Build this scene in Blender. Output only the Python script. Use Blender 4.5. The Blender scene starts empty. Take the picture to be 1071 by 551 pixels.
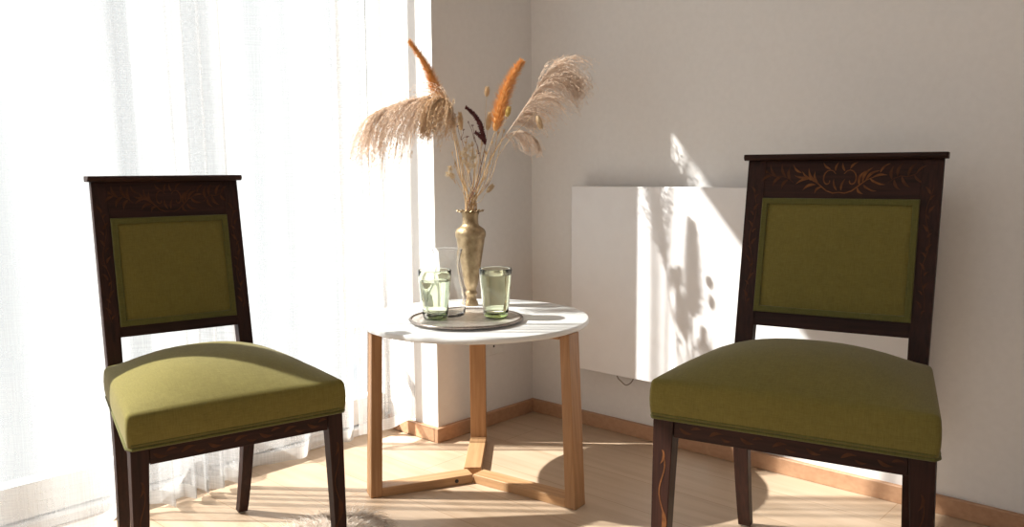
import bpy, bmesh, math, random
from mathutils import Vector, Matrix, Euler
random.seed(7)
PI = math.pi
S = bpy.context.scene
COL = S.collection

# ------------------------------------------------------------------ camera
F, PITCH, ROLL, CAMH = 862.76, 0.1118, -0.0070, 0.8339
W, H = 1071.0, 551.0
cp, sp = math.cos(PITCH), math.sin(PITCH)
fwd = Vector((0, cp, -sp)); up0 = Vector((0, sp, cp)); rt0 = Vector((1, 0, 0))
cr, sr = math.cos(ROLL), math.sin(ROLL)
rt = rt0 * cr + up0 * sr
up = up0 * cr - rt0 * sr
EYE = Vector((0, 0, CAMH))
cd = bpy.data.cameras.new('camera'); cam = bpy.data.objects.new('camera', cd); COL.objects.link(cam)
cam.matrix_world = Matrix(((rt.x, up.x, -fwd.x, EYE.x), (rt.y, up.y, -fwd.y, EYE.y), (rt.z, up.z, -fwd.z, EYE.z), (0, 0, 0, 1)))
cd.sensor_fit = 'HORIZONTAL'; cd.sensor_width = 36; cd.lens = F / W * 36
cd.clip_start = 0.05
S.camera = cam

def ray(px, py):
    return fwd + rt * ((px - W / 2) / F) - up * ((py - H / 2) / F)
def at(px, py, y):
    r = ray(px, py); return EYE + r * (y / r.y)
def floor_at(px, py, z=0.0):
    r = ray(px, py); return EYE + r * ((z - EYE.z) / r.z)
def on_plane(px, py, p0, n):
    r = ray(px, py); return EYE + r * ((p0 - EYE).dot(n) / r.dot(n))

# ------------------------------------------------------------------ helpers
def link(o, parent=None):
    COL.objects.link(o)
    if parent: o.parent = parent
    return o
def tag(o, label=None, cat=None, group=None, kind=None):
    if label: o['label'] = label
    if cat: o['category'] = cat
    if group: o['group'] = group
    if kind: o['kind'] = kind
    return o
def empty(name, loc=(0, 0, 0), rz=0.0):
    o = bpy.data.objects.new(name, None); o.location = loc; o.rotation_euler = (0, 0, rz); o.empty_display_size = .05
    return link(o)

class MB:
    def __init__(s): s.v = []; s.f = []
    def add(s, vs, fs):
        n = len(s.v); s.v += [tuple(v) for v in vs]; s.f += [tuple(i + n for i in f) for f in fs]; return s
    def box(s, x0, x1, y0, y1, z0, z1):
        vs = [(x, y, z) for z in (z0, z1) for y in (y0, y1) for x in (x0, x1)]
        return s.add(vs, [(0, 2, 3, 1), (4, 5, 7, 6), (0, 1, 5, 4), (2, 6, 7, 3), (0, 4, 6, 2), (1, 3, 7, 5)])
    def prism(s, poly, z0, z1):
        n = len(poly)
        vs = [(p[0], p[1], z0) for p in poly] + [(p[0], p[1], z1) for p in poly]
        return s.add(vs, [tuple(range(n - 1, -1, -1)), tuple(range(n, 2 * n))] + [(i, (i + 1) % n, (i + 1) % n + n, i + n) for i in range(n)])
    def loft(s, rings, cap=True):
        n = len(rings[0]); vs = [p for r in rings for p in r]; fs = []
        for k in range(len(rings) - 1):
            for i in range(n):
                j = (i + 1) % n
                fs.append((k * n + i, k * n + j, (k + 1) * n + j, (k + 1) * n + i))
        if cap:
            fs.append(tuple(range(n - 1, -1, -1))); fs.append(tuple(range((len(rings) - 1) * n, len(rings) * n)))
        return s.add(vs, fs)
    def lathe(s, prof, n=48, c=(0, 0), closed=False):
        vs = []; fs = []; m = len(prof)
        for (r, z) in prof:
            for i in range(n):
                a = 2 * PI * i / n; vs.append((c[0] + r * math.cos(a), c[1] + r * math.sin(a), z))
        for k in range(m if closed else m - 1):
            q = (k + 1) % m
            for i in range(n):
                j = (i + 1) % n; fs.append((k * n + i, k * n + j, q * n + j, q * n + i))
        if not closed:
            if prof[0][0] > 1e-6: fs.append(tuple(range(n - 1, -1, -1)))
            if prof[-1][0] > 1e-6: fs.append(tuple(range((m - 1) * n, m * n)))
        return s.add(vs, fs)
    def tube(s, pts, rad, n=8, cap=True):
        pts = [Vector(p) for p in pts]
        if not isinstance(rad, (list, tuple)): rad = [rad] * len(pts)
        rings = []; ref = None
        for i, p in enumerate(pts):
            t = (pts[min(i + 1, len(pts) - 1)] - pts[max(i - 1, 0)])
            if t.length < 1e-9: t = Vector((0, 0, 1))
            t.normalize()
            if ref is None:
                ref = t.orthogonal().normalized()
            ref = (ref - t * ref.dot(t))
            if ref.length < 1e-6: ref = t.orthogonal()
            ref.normalize(); b = t.cross(ref)
            rings.append([p + (ref * math.cos(2 * PI * k / n) + b * math.sin(2 * PI * k / n)) * rad[i] for k in range(n)])
        return s.loft(rings, cap)
    def build(s, name, mat, parent=None, smooth=True, bevel=0, seg=2, angle=35, subsurf=0):
        me = bpy.data.meshes.new(name); me.from_pydata(s.v, [], s.f); me.update()
        bm = bmesh.new(); bm.from_mesh(me); bmesh.ops.remove_doubles(bm, verts=bm.verts, dist=1e-6)
        bmesh.ops.recalc_face_normals(bm, faces=bm.faces); bm.to_mesh(me); bm.free()
        if smooth:
            me.polygons.foreach_set('use_smooth', [True] * len(me.polygons))
            me.set_sharp_from_angle(angle=math.radians(angle))
        me.materials.append(mat)
        o = link(bpy.data.objects.new(name, me), parent)
        if bevel:
            m = o.modifiers.new('bevel', 'BEVEL'); m.width = bevel; m.segments = seg; m.limit_method = 'ANGLE'; m.angle_limit = math.radians(40)
            m.harden_normals = False
        if subsurf:
            m = o.modifiers.new('sub', 'SUBSURF'); m.levels = subsurf; m.render_levels = subsurf
        return o
    def raw(s, name, mat, parent=None, smooth=False):
        me = bpy.data.meshes.new(name); me.from_pydata(s.v, [], s.f); me.update()
        if smooth: me.polygons.foreach_set('use_smooth', [True] * len(me.polygons))
        me.materials.append(mat)
        return link(bpy.data.objects.new(name, me), parent)

def ticks(h, r, n):
    a = [-h, -h + .12 * r, -h + .35 * r, -h + .65 * r]
    m = [(-h + r) + (2 * h - 2 * r) * i / n for i in range(n + 1)]
    return a + m + [-x for x in reversed(a)]
def round_box(hx, hy, hz, r, n=10, nz=4):
    mb = MB(); h = (hx, hy, hz)
    tx = [ticks(hx, r, n), ticks(hy, r, n), ticks(hz, r, nz)]
    def fix(q):
        i = [max(-(h[k] - r), min(h[k] - r, q[k])) for k in range(3)]
        d = Vector([q[k] - i[k] for k in range(3)])
        if d.length < 1e-9: return Vector(q)
        return Vector(i) + d.normalized() * r
    for ax in range(3):
        a, b = [k for k in range(3) if k != ax]
        for sgn in (-1, 1):
            A, B = tx[a], tx[b]; vs = []
            for x in A:
                for y in B:
                    q = [0, 0, 0]; q[ax] = sgn * h[ax]; q[a] = x; q[b] = y
                    vs.append(fix(q))
            nb = len(B)
            mb.add(vs, [(i * nb + j, (i + 1) * nb + j, (i + 1) * nb + j + 1, i * nb + j + 1) for i in range(len(A) - 1) for j in range(nb - 1)])
    return mb
def catmull(pts, n=8):
    P = [Vector(p) for p in pts]; P = [P[0] * 2 - P[1]] + P + [P[-1] * 2 - P[-2]]; out = []
    for i in range(1, len(P) - 2):
        for k in range(n):
            t = k / n; a, b, c, d = P[i - 1], P[i], P[i + 1], P[i + 2]
            out.append(.5 * ((2 * b) + (c - a) * t + (2 * a - 5 * b + 4 * c - d) * t * t + (-a + 3 * b - 3 * c + d) * t ** 3))
    out.append(P[-2]); return out

# ------------------------------------------------------------------ materials
def new_mat(name):
    m = bpy.data.materials.new(name); m.use_nodes = True; nt = m.node_tree
    return m, nt, nt.nodes['Principled BSDF']
def N(nt, t, **kw):
    n = nt.nodes.new(t)
    for k, v in kw.items(): setattr(n, k, v)
    return n
def noise_col(nt, scale3, c1, c2, detail=4, coord='Object', nscale=1.0, lo=.35, hi=.65, rot=(0, 0, 0)):
    tc = N(nt, 'ShaderNodeTexCoord'); mp = N(nt, 'ShaderNodeMapping'); mp.inputs['Scale'].default_value = scale3; mp.inputs['Rotation'].default_value = rot
    nt.links.new(tc.outputs[coord], mp.inputs['Vector'])
    no = N(nt, 'ShaderNodeTexNoise'); no.inputs['Scale'].default_value = nscale; no.inputs['Detail'].default_value = detail
    nt.links.new(mp.outputs[0], no.inputs['Vector'])
    cr_ = N(nt, 'ShaderNodeValToRGB'); e = cr_.color_ramp.elements
    e[0].position = lo; e[0].color = (*c1, 1); e[1].position = hi; e[1].color = (*c2, 1)
    nt.links.new(no.outputs['Fac'], cr_.inputs[0])
    return cr_.outputs[0], no.outputs['Fac']
def bump(nt, bs, src, strength=.2, dist=.001):
    b = N(nt, 'ShaderNodeBump'); b.inputs['Strength'].default_value = strength; b.inputs['Distance'].default_value = dist
    nt.links.new(src, b.inputs['Height']); nt.links.new(b.outputs[0], bs.inputs['Normal'])
def simple(name, c1, c2=None, rough=.5, metal=0, scale=(40, 40, 40), bmp=0, coord='Object', spec=.5, bd=.001):
    m, nt, bs = new_mat(name); c2 = c2 or tuple(x * .92 for x in c1)
    o, f = noise_col(nt, scale, c1, c2, coord=coord)
    nt.links.new(o, bs.inputs['Base Color']); bs.inputs['Roughness'].default_value = rough; bs.inputs['Metallic'].default_value = metal
    bs.inputs['Specular IOR Level'].default_value = spec
    if bmp: bump(nt, bs, f, bmp, bd)
    return m
def wood(name, c1, c2, axis='z', rough=.45, fine=160, long=7, rot=(0, 0, 0), bmp=.15, spec=.4):
    sc = {'x': (long, fine, fine), 'y': (fine, long, fine), 'z': (fine, fine, long)}[axis]
    m, nt, bs = new_mat(name)
    o, f = noise_col(nt, sc, c1, c2, detail=5, lo=.3, hi=.7, rot=rot)
    nt.links.new(o, bs.inputs['Base Color']); bs.inputs['Roughness'].default_value = rough; bs.inputs['Specular IOR Level'].default_value = spec
    bump(nt, bs, f, bmp, .0006)
    return m
def fabric(name, c1, c2, thread=900):
    m, nt, bs = new_mat(name)
    tc = N(nt, 'ShaderNodeTexCoord')
    facs = []
    for sc in ((thread, thread * .08, thread * .08), (thread * .08, thread * .5, thread), (35, 35, 35)):
        mp = N(nt, 'ShaderNodeMapping'); mp.inputs['Scale'].default_value = sc
        no = N(nt, 'ShaderNodeTexNoise'); no.inputs['Scale'].default_value = 1; no.inputs['Detail'].default_value = 3
        nt.links.new(tc.outputs['Object'], mp.inputs[0]); nt.links.new(mp.outputs[0], no.inputs['Vector']); facs.append(no.outputs['Fac'])
    a = N(nt, 'ShaderNodeMath', operation='ADD'); nt.links.new(facs[0], a.inputs[0]); nt.links.new(facs[1], a.inputs[1])
    w_ = N(nt, 'ShaderNodeMath', operation='MULTIPLY_ADD'); nt.links.new(facs[2], w_.inputs[0]); w_.inputs[1].default_value = .3; w_.inputs[2].default_value = .35
    b = N(nt, 'ShaderNodeMath', operation='ADD'); nt.links.new(a.outputs[0], b.inputs[0]); nt.links.new(w_.outputs[0], b.inputs[1])
    c = N(nt, 'ShaderNodeMath', operation='DIVIDE'); nt.links.new(b.outputs[0], c.inputs[0]); c.inputs[1].default_value = 3
    r = N(nt, 'ShaderNodeValToRGB'); r.color_ramp.elements[0].position = .38; r.color_ramp.elements[1].position = .62
    r.color_ramp.elements[0].color = (*c1, 1); r.color_ramp.elements[1].color = (*c2, 1)
    nt.links.new(c.outputs[0], r.inputs[0]); nt.links.new(r.outputs[0], bs.inputs['Base Color'])
    bs.inputs['Roughness'].default_value = .9; bs.inputs['Specular IOR Level'].default_value = .15
    bs.inputs['Sheen Weight'].default_value = .15; bs.inputs['Sheen Roughness'].default_value = .5
    bump(nt, bs, c.outputs[0], .35, .0008)
    return m
def sheer(name, t0, t1, col=(.76, .76, .765)):
    m = bpy.data.materials.new(name); m.use_nodes = True; nt = m.node_tree
    for n in list(nt.nodes): nt.nodes.remove(n)
    out = N(nt, 'ShaderNodeOutputMaterial'); tc = N(nt, 'ShaderNodeTexCoord'); fs = []
    for sc in ((420, 420, 10), (10, 10, 420), (9, 9, 1.2)):
        mp = N(nt, 'ShaderNodeMapping'); mp.inputs['Scale'].default_value = sc
        no = N(nt, 'ShaderNodeTexNoise'); no.inputs['Scale'].default_value = 1; no.inputs['Detail'].default_value = 2
        nt.links.new(tc.outputs['Object'], mp.inputs[0]); nt.links.new(mp.outputs[0], no.inputs['Vector']); fs.append(no.outputs['Fac'])
    a = N(nt, 'ShaderNodeMath', operation='ADD'); nt.links.new(fs[0], a.inputs[0]); nt.links.new(fs[1], a.inputs[1])
    a2 = N(nt, 'ShaderNodeMath', operation='ADD'); nt.links.new(a.outputs[0], a2.inputs[0]); nt.links.new(fs[2], a2.inputs[1])
    mr = N(nt, 'ShaderNodeMapRange'); mr.inputs[1].default_value = 1.15; mr.inputs[2].default_value = 1.85; mr.inputs[3].default_value = t0; mr.inputs[4].default_value = t1
    nt.links.new(a2.outputs[0], mr.inputs[0])
    tr = N(nt, 'ShaderNodeBsdfTransparent'); tl = N(nt, 'ShaderNodeBsdfTranslucent'); df = N(nt, 'ShaderNodeBsdfDiffuse')
    tl.inputs[0].default_value = (*col, 1); df.inputs[0].default_value = (*col, 1)
    m1 = N(nt, 'ShaderNodeMixShader'); m1.inputs[0].default_value = .5
    nt.links.new(tl.outputs[0], m1.inputs[1]); nt.links.new(df.outputs[0], m1.inputs[2])
    m2 = N(nt, 'ShaderNodeMixShader'); nt.links.new(mr.outputs[0], m2.inputs[0]); nt.links.new(m1.outputs[0], m2.inputs[1]); nt.links.new(tr.outputs[0], m2.inputs[2])
    nt.links.new(m2.outputs[0], out.inputs[0])
    return m
def straw(name, c1, c2, transl=.35):
    m = bpy.data.materials.new(name); m.use_nodes = True; nt = m.node_tree
    for n in list(nt.nodes): nt.nodes.remove(n)
    out = N(nt, 'ShaderNodeOutputMaterial')
    o, f = noise_col(nt, (90, 90, 90), c1, c2)
    df = N(nt, 'ShaderNodeBsdfDiffuse'); tl = N(nt, 'ShaderNodeBsdfTranslucent'); nt.links.new(o, df.inputs[0]); nt.links.new(o, tl.inputs[0])
    mx = N(nt, 'ShaderNodeMixShader'); mx.inputs[0].default_value = transl
    nt.links.new(df.outputs[0], mx.inputs[1]); nt.links.new(tl.outputs[0], mx.inputs[2]); nt.links.new(mx.outputs[0], out.inputs[0])
    return m
def glass(name, col, ior=1.45, rough=0.0):
    m, nt, bs = new_mat(name)
    o, f = noise_col(nt, (20, 20, 20), col, tuple(min(1, c * 1.01) for c in col))
    nt.links.new(o, bs.inputs['Base Color'])
    bs.inputs['Transmission Weight'].default_value = 1; bs.inputs['IOR'].default_value = ior; bs.inputs['Roughness'].default_value = rough
    return m
def pane_mat(name):
    m = bpy.data.materials.new(name); m.use_nodes = True; nt = m.node_tree
    for n in list(nt.nodes): nt.nodes.remove(n)
    out = N(nt, 'ShaderNodeOutputMaterial'); tr = N(nt, 'ShaderNodeBsdfTransparent'); gl = N(nt, 'ShaderNodeBsdfGlossy')
    tr.inputs[0].default_value = (.97, .985, .98, 1); gl.inputs['Roughness'].default_value = .02
    mx = N(nt, 'ShaderNodeMixShader'); mx.inputs[0].default_value = .035; nt.links.new(tr.outputs[0], mx.inputs[1]); nt.links.new(gl.outputs[0], mx.inputs[2])
    nt.links.new(mx.outputs[0], out.inputs[0]); return m

ANG = -0.7406
M = {}
M['wall'] = simple('wall_paint', (.79, .765, .745), (.77, .745, .725), .85, scale=(60, 60, 60), bmp=.06, spec=.2)
M['ceiling'] = simple('ceiling_paint', (.82, .81, .79), None, .9)
M['white'] = simple('white_lacquer', (.82, .80, .80), (.80, .78, .78), .45, scale=(20, 20, 20))
M['frame'] = simple('white_window_frame', (.86, .86, .86), (.84, .84, .84), .4, scale=(20, 20, 20))
M['tabletop'] = simple('white_tabletop', (.80, .80, .79), (.78, .78, .77), .42, scale=(30, 30, 30))
M['base'] = wood('baseboard_oak', (.42, .23, .13), (.50, .29, .17), 'x', .5, fine=90, long=3, rot=(0, 0, -ANG))
M['oakz'] = wood('oak_upright', (.31, .155, .066), (.44, .24, .112), 'z', .45, fine=110, long=5)
M['oakx'] = wood('oak_lengthwise', (.39, .21, .095), (.50, .295, .15), 'x', .5, fine=110, long=5)
M['walnut'] = wood('dark_walnut', (.017, .0062, .0045), (.040, .0135, .0085), 'z', .55, fine=140, long=8, spec=.22)
M['walnutx'] = wood('dark_walnut_rail', (.017, .0062, .0045), (.040, .0135, .0085), 'x', .55, fine=140, long=8, spec=.22)
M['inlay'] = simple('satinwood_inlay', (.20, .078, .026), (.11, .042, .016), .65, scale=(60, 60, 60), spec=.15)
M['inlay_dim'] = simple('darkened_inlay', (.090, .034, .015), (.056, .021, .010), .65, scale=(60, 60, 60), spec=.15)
M['green'] = fabric('olive_upholstery', (.138, .113, .025), (.198, .164, .043))
M['gimp'] = fabric('olive_gimp_trim', (.085, .080, .020), (.130, .120, .034))
M['glide'] = simple('steel_glide', (.5, .5, .48), None, .35, 1)
M['brass'] = None
M['silver'] = simple('silver_plate', (.80, .74, .69), (.64, .58, .53), .38, .8, scale=(70, 70, 70), bmp=.25)
M['silver_rim'] = simple('tarnished_silver_rim', (.42, .36, .32), (.30, .25, .22), .3, 1, scale=(160, 160, 160), bmp=.2)
M['gglass'] = glass('pale_green_glass', (.93, .965, .84))
M['gbase'] = glass('deep_green_glass', (.62, .80, .36))
M['cglass'] = glass('clear_glass', (.985, .99, .985))
M['water'] = glass('water', (.97, .99, .95), 1.333)
M['pane'] = pane_mat('window_glass')
M['sheer'] = sheer('sheer_linen', .56, .74)
M['hem'] = sheer('sheer_linen_double', .30, .5, (.76, .74, .72))
M['plume'] = straw('pampas_plume', (.86, .73, .62), (.95, .86, .77), .5)
M['plume_tan'] = straw('pampas_plume_tan', (.68, .51, .34), (.84, .68, .50), .45)
M['orange'] = straw('orange_foxtail', (.76, .44, .16), (.90, .62, .31), .5)
M['stalk'] = straw('dry_stalk', (.55, .37, .20), (.70, .52, .32), .15)
M['stalk_dark'] = straw('dark_stalk', (.16, .07, .06), (.26, .14, .10), .1)
M['bunny'] = straw('bunny_tail', (.66, .50, .32), (.78, .63, .44), .35)
M['yellowpod'] = straw('yellow_pod', (.62, .44, .13), (.76, .60, .28), .3)
M['burgundy'] = straw('burgundy_spike', (.085, .028, .032), (.16, .06, .06), .1)
M['cream'] = straw('cream_seedhead', (.74, .60, .40), (.86, .76, .60), .35)
M['fur'] = straw('sheepskin_fur', (.70, .56, .45), (.93, .88, .82), .35)
M['hide'] = simple('sheepskin_hide', (.62, .52, .43), None, .9)
M['dark'] = simple('dark_hole', (.02, .018, .016), None, .6)
M['cable'] = simple('grey_cable', (.23, .18, .15), None, .5)
M['socket'] = simple('white_plastic', (.78, .76, .73), None, .4)
# brass with chased pattern
m, nt, bs = new_mat('aged_brass')
o, f = noise_col(nt, (55, 55, 55), (.27, .19, .105), (.44, .33, .20))
tc = N(nt, 'ShaderNodeTexCoord'); vo = N(nt, 'ShaderNodeTexVoronoi'); vo.inputs['Scale'].default_value = 170
nt.links.new(tc.outputs['Object'], vo.inputs['Vector'])
nt.links.new(o, bs.inputs['Base Color']); bs.inputs['Metallic'].default_value = .85; bs.inputs['Roughness'].default_value = .42
bump(nt, bs, vo.outputs['Distance'], .45, .0012); M['brass'] = m
# floor planks
m, nt, bs = new_mat('oak_plank_floor')
tc = N(nt, 'ShaderNodeTexCoord'); mp = N(nt, 'ShaderNodeMapping'); mp.inputs['Rotation'].default_value = (0, 0, -ANG); nt.links.new(tc.outputs['Object'], mp.inputs[0])
br = N(nt, 'ShaderNodeTexBrick'); br.offset = .37; br.inputs['Scale'].default_value = 1; br.inputs['Mortar Size'].default_value = .0011; br.inputs['Brick Width'].default_value = 1.7; br.inputs['Row Height'].default_value = .165
br.inputs['Color1'].default_value = (.50, .365, .255, 1); br.inputs['Color2'].default_value = (.55, .41, .29, 1); br.inputs['Mortar'].default_value = (.38, .25, .15, 1)
nt.links.new(mp.outputs[0], br.inputs['Vector'])
mp2 = N(nt, 'ShaderNodeMapping'); mp2.inputs['Scale'].default_value = (2.2, 38, 1); nt.links.new(mp.outputs[0], mp2.inputs[0])
no = N(nt, 'ShaderNodeTexNoise'); no.inputs['Scale'].default_value = 1; no.inputs['Detail'].default_value = 6; nt.links.new(mp2.outputs[0], no.inputs['Vector'])
r1 = N(nt, 'ShaderNodeValToRGB'); r1.color_ramp.elements[0].position = .3; r1.color_ramp.elements[0].color = (.86, .83, .80, 1); r1.color_ramp.elements[1].position = .65; r1.color_ramp.elements[1].color = (1.0, 1.0, 1.0, 1)
nt.links.new(no.outputs['Fac'], r1.inputs[0])
mx = N(nt, 'ShaderNodeMix', data_type='RGBA', blend_type='MULTIPLY'); mx.inputs[0].default_value = 1
nt.links.new(br.outputs['Color'], mx.inputs[6]); nt.links.new(r1.outputs[0], mx.inputs[7])
mp3 = N(nt, 'ShaderNodeMapping'); mp3.inputs['Scale'].default_value = (2.4, 5.2, 1); mp3.inputs['Location'].default_value = (.31, .12, 0); nt.links.new(mp.outputs[0], mp3.inputs[0])
vo = N(nt, 'ShaderNodeTexVoronoi'); vo.inputs['Scale'].default_value = 1; nt.links.new(mp3.outputs[0], vo.inputs['Vector'])
r2 = N(nt, 'ShaderNodeValToRGB'); r2.color_ramp.elements[0].position = .02; r2.color_ramp.elements[0].color = (.55, .47, .40, 1); r2.color_ramp.elements[1].position = .085; r2.color_ramp.elements[1].color = (1, 1, 1, 1)
nt.links.new(vo.outputs['Distance'], r2.inputs[0])
mx2 = N(nt, 'ShaderNodeMix', data_type='RGBA', blend_type='MULTIPLY'); mx2.inputs[0].default_value = 1
nt.links.new(mx.outputs[2], mx2.inputs[6]); nt.links.new(r2.outputs[0], mx2.inputs[7])
nt.links.new(mx2.outputs[2], bs.inputs['Base Color']); bs.inputs['Roughness'].default_value = .42; bs.inputs['Specular IOR Level'].default_value = .4
bump(nt, bs, br.outputs['Fac'], -.25, .001); M['floor'] = m

# ------------------------------------------------------------------ room
# frame of the room: a runs along the right wall (towards the viewer), b along the window wall (towards the left)
DR = Vector((math.cos(ANG), math.sin(ANG), 0)); DB = Vector((DR.y, -DR.x, 0))
CC = Vector((.0692, 2.8201, 0)); PL = .4472
def rp(a, b, z=0): return CC + DR * a + DB * b + Vector((0, 0, z))
def rbox(mb, a0, a1, b0, b1, z0, z1):
    vs = [rp(a, b, z) for z in (z0, z1) for b in (b0, b1) for a in (a0, a1)]
    return mb.add(vs, [(0, 2, 3, 1), (4, 5, 7, 6), (0, 1, 5, 4), (2, 6, 7, 3), (0, 4, 6, 2), (1, 3, 7, 5)])
def rbuild(name, boxes, mat, parent=None, bevel=0, kind='structure'):
    mb = MB()
    for b in boxes: rbox(mb, *b)
    o = mb.build(name, mat, parent, bevel=bevel)
    if kind and not parent: o['kind'] = kind
    return o
CEIL = 2.52
DEP = .24            # depth of the window recess
BW0 = PL; BW1 = PL + 2.45     # the glazed opening along b
TOPZ = 2.016
rbuild('floor', [(-.34, 5.2, -.15, 5.2, -.12, 0)], M['floor'])
rbuild('ceiling', [(-.34, 5.2, -.15, 5.2, CEIL, CEIL + .1)], M['ceiling'])
rbuild('wall_right', [(-.34, 5.2, -.15, 0, 0, CEIL)], M['wall'])
rbuild('wall_back', [(-.34, 0, 0, PL, 0, CEIL)], M['wall'])
rbuild('wall_left', [(-.34, 0, BW1, 5.2, 0, CEIL), (-.34, -DEP - .02, BW0, BW1, TOPZ, CEIL)], M['wall'])
HB, TB = .0444, .016
rbuild('baseboard_right', [(.0, 5.2, 0, TB, 0, HB)], M['base'], bevel=.002)
rbuild('baseboard_back', [(0, TB, TB, PL + TB, 0, HB), (-DEP + .012, 0, PL, PL + TB, 0, HB)], M['base'], bevel=.002)
rbuild('baseboard_left', [(0, TB, BW1, 5.2, 0, HB)], M['base'], bevel=.002)

# glazed balcony door with a narrow side light
win = empty('window_1', rp(-DEP, BW0)); win['kind'] = 'structure'
winv = win.location.copy()
def wbuild(name, boxes, mat, bevel=.003):
    mb = MB()
    for b in boxes: rbox(mb, *b)
    mb.v = [tuple(Vector(v) - winv) for v in mb.v]
    return mb.build(name, mat, win, bevel=bevel)
t0, t1 = -DEP - .06, -DEP
m0 = BW0 + .140; m1 = BW0 + .160        # post between side light and door
mid0 = BW0 + 1.30; mid1 = BW0 + 1.40
wbuild('frame', [(t0, t1, BW0, BW0 + .012, 0, TOPZ), (t0, t1, mid0, mid1, 0, TOPZ), (t0, t1, BW1 - .06, BW1, 0, TOPZ),
                 (t0, t1, BW0 + .012, mid0, TOPZ - .012, TOPZ), (t0, t1, mid1, BW1 - .06, TOPZ - .012, TOPZ),
                 (t0 - .02, t1 + .015, BW0 + .012, mid0, 0, .025), (t0 - .02, t1 + .015, mid1, BW1 - .06, 0, .025)], M['frame'])
wbuild('door_bottom_rail', [(t0 + .005, t1 - .005, BW0 + .012, mid0, .03, .115)], M['frame'])
wbuild('glazing_bar', [(t0 + .018, t1 - .018, BW0 + .012, m0, .325, .343)], M['frame'])
wbuild('glazing_bar', [(t0 + .020, t1 - .020, m0, m1 - .006, .115, TOPZ - .012)], M['frame'], .001)
wbuild('door_bottom_rail', [(t0 + .005, t1 - .005, mid1, BW1 - .06, .03, .115)], M['frame'])
tp = -DEP - .03
wbuild('pane', [(tp - .003, tp + .003, BW0 + .012, mid0, .115, TOPZ - .012)], M['pane'], 0)
wbuild('pane', [(tp - .003, tp + .003, mid1, BW1 - .06, .115, TOPZ - .012)], M['pane'], 0)
hp = rp(-DEP + .008, BW0 + .03) - winv
hb = MB()
for z0, z1, r in ((.012, .030, .0075), (.032, .052, .0075), (.006, .062, .0035)):
    hb.lathe([(0, z0), (r, z0), (r, z1), (0, z1)], 16, (hp.x, hp.y))
hb.build('hinge', M['glide'], win)

# curtains -------------------------------------------------------
def curtain(name, b0, b1, a_mid, amp, wl, seed, label, zb, gather=None, z_top=CEIL - .012, edge0=True, edge1=True, hemz=.035):
    rnd = random.Random(seed)
    ph = [rnd.uniform(0, 6.28) for _ in range(6)]
    nb = max(60, int((b1 - b0) / .0045)); nz = 44
    root = rp(a_mid, (b0 + b1) / 2)
    # fold phase advances unevenly, faster where the cloth is gathered
    phs = [0.0]
    for i in range(nb):
        b = b0 + (b1 - b0) * (i + .5) / nb
        k = 2 * PI / wl * (1 + .45 * math.sin(b * 7 + ph[0]) + .25 * math.sin(b * 17 + ph[1]))
        if gather:
            g = math.exp(-((b - gather[0]) / gather[1]) ** 2); k *= 1 + gather[2] * g
        phs.append(phs[-1] + k * (b1 - b0) / nb)
    def pt(i, z, off=0):
        u = i / nb; b = b0 + (b1 - b0) * u
        q = phs[i] + .5 * math.sin(z * 1.1 + ph[2] + b * 2) 
        A = amp * (.75 + .35 * math.sin(b * 5 + ph[3])) * (1.05 - .22 * z / 2.5)
        a = a_mid + A * math.sin(q) + .25 * A * math.sin(2.3 * q + ph[4] + .6 * z) + .012 * math.sin(z * 2.1 + b * 3 + ph[5])
        bb = b + .30 * A * math.cos(q) * (.8 if .04 < u < .96 else 0) + .010 * math.sin(z * 1.3 + ph[1])
        return rp(a + off, bb, z) - root
    def sheet(zs, i0, i1, off):
        mb = MB(); ni = i1 - i0 + 1
        vs = [pt(i, zb_wave(i) + z if z < .3 else z, off) for z in zs for i in range(i0, i1 + 1)]
        return mb.add(vs, [(k * ni + j, k * ni + j + 1, (k + 1) * ni + j + 1, (k + 1) * ni + j) for k in range(len(zs) - 1) for j in range(ni - 1)])
    def zb_wave(i): return zb + .006 * math.sin(phs[i] * .5 + ph[2])
    zs = [0, hemz * .5, hemz, .1, .2] + [.3 + (z_top - .3) * k / nz for k in range(nz + 1)]
    e = empty(name, root); tag(e, label, 'curtain', 'sheer white curtains at the balcony door')
    sheet(zs, 0, nb, 0).raw('cloth', M['sheer'], e, True)
    hm = sheet([0, hemz * .5, hemz], 0, nb, .0018).raw('bottom_hem', M['hem'], e, True)
    w = 4
    for i0, i1, on in ((0, w, edge0), (nb - w, nb, edge1)):
        if on: sheet(zs, i0, i1, .0018).raw('side_hem', M['hem'], e, True)
    return e
curtain('sheer_curtain', PL + .006, PL + .215, -.115, .014, .17, 3, 'narrow sheer white curtain beside the wall corner, hem well above the oak baseboard', .050, edge1=True)
curtain('sheer_curtain', PL + .185, PL + .93, -.187, .024, .24, 11, 'sheer white curtain hanging between the table and the dense grey-white fold', .012, gather=(PL + .78, .16, 2.0))
curtain('sheer_curtain', PL + .60, PL + 2.2, -.125, .032, .27, 23, 'wide sheer white curtain behind the left chair, gathered densely at its right edge', .016, gather=(PL + .68, .10, 4.0))

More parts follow.
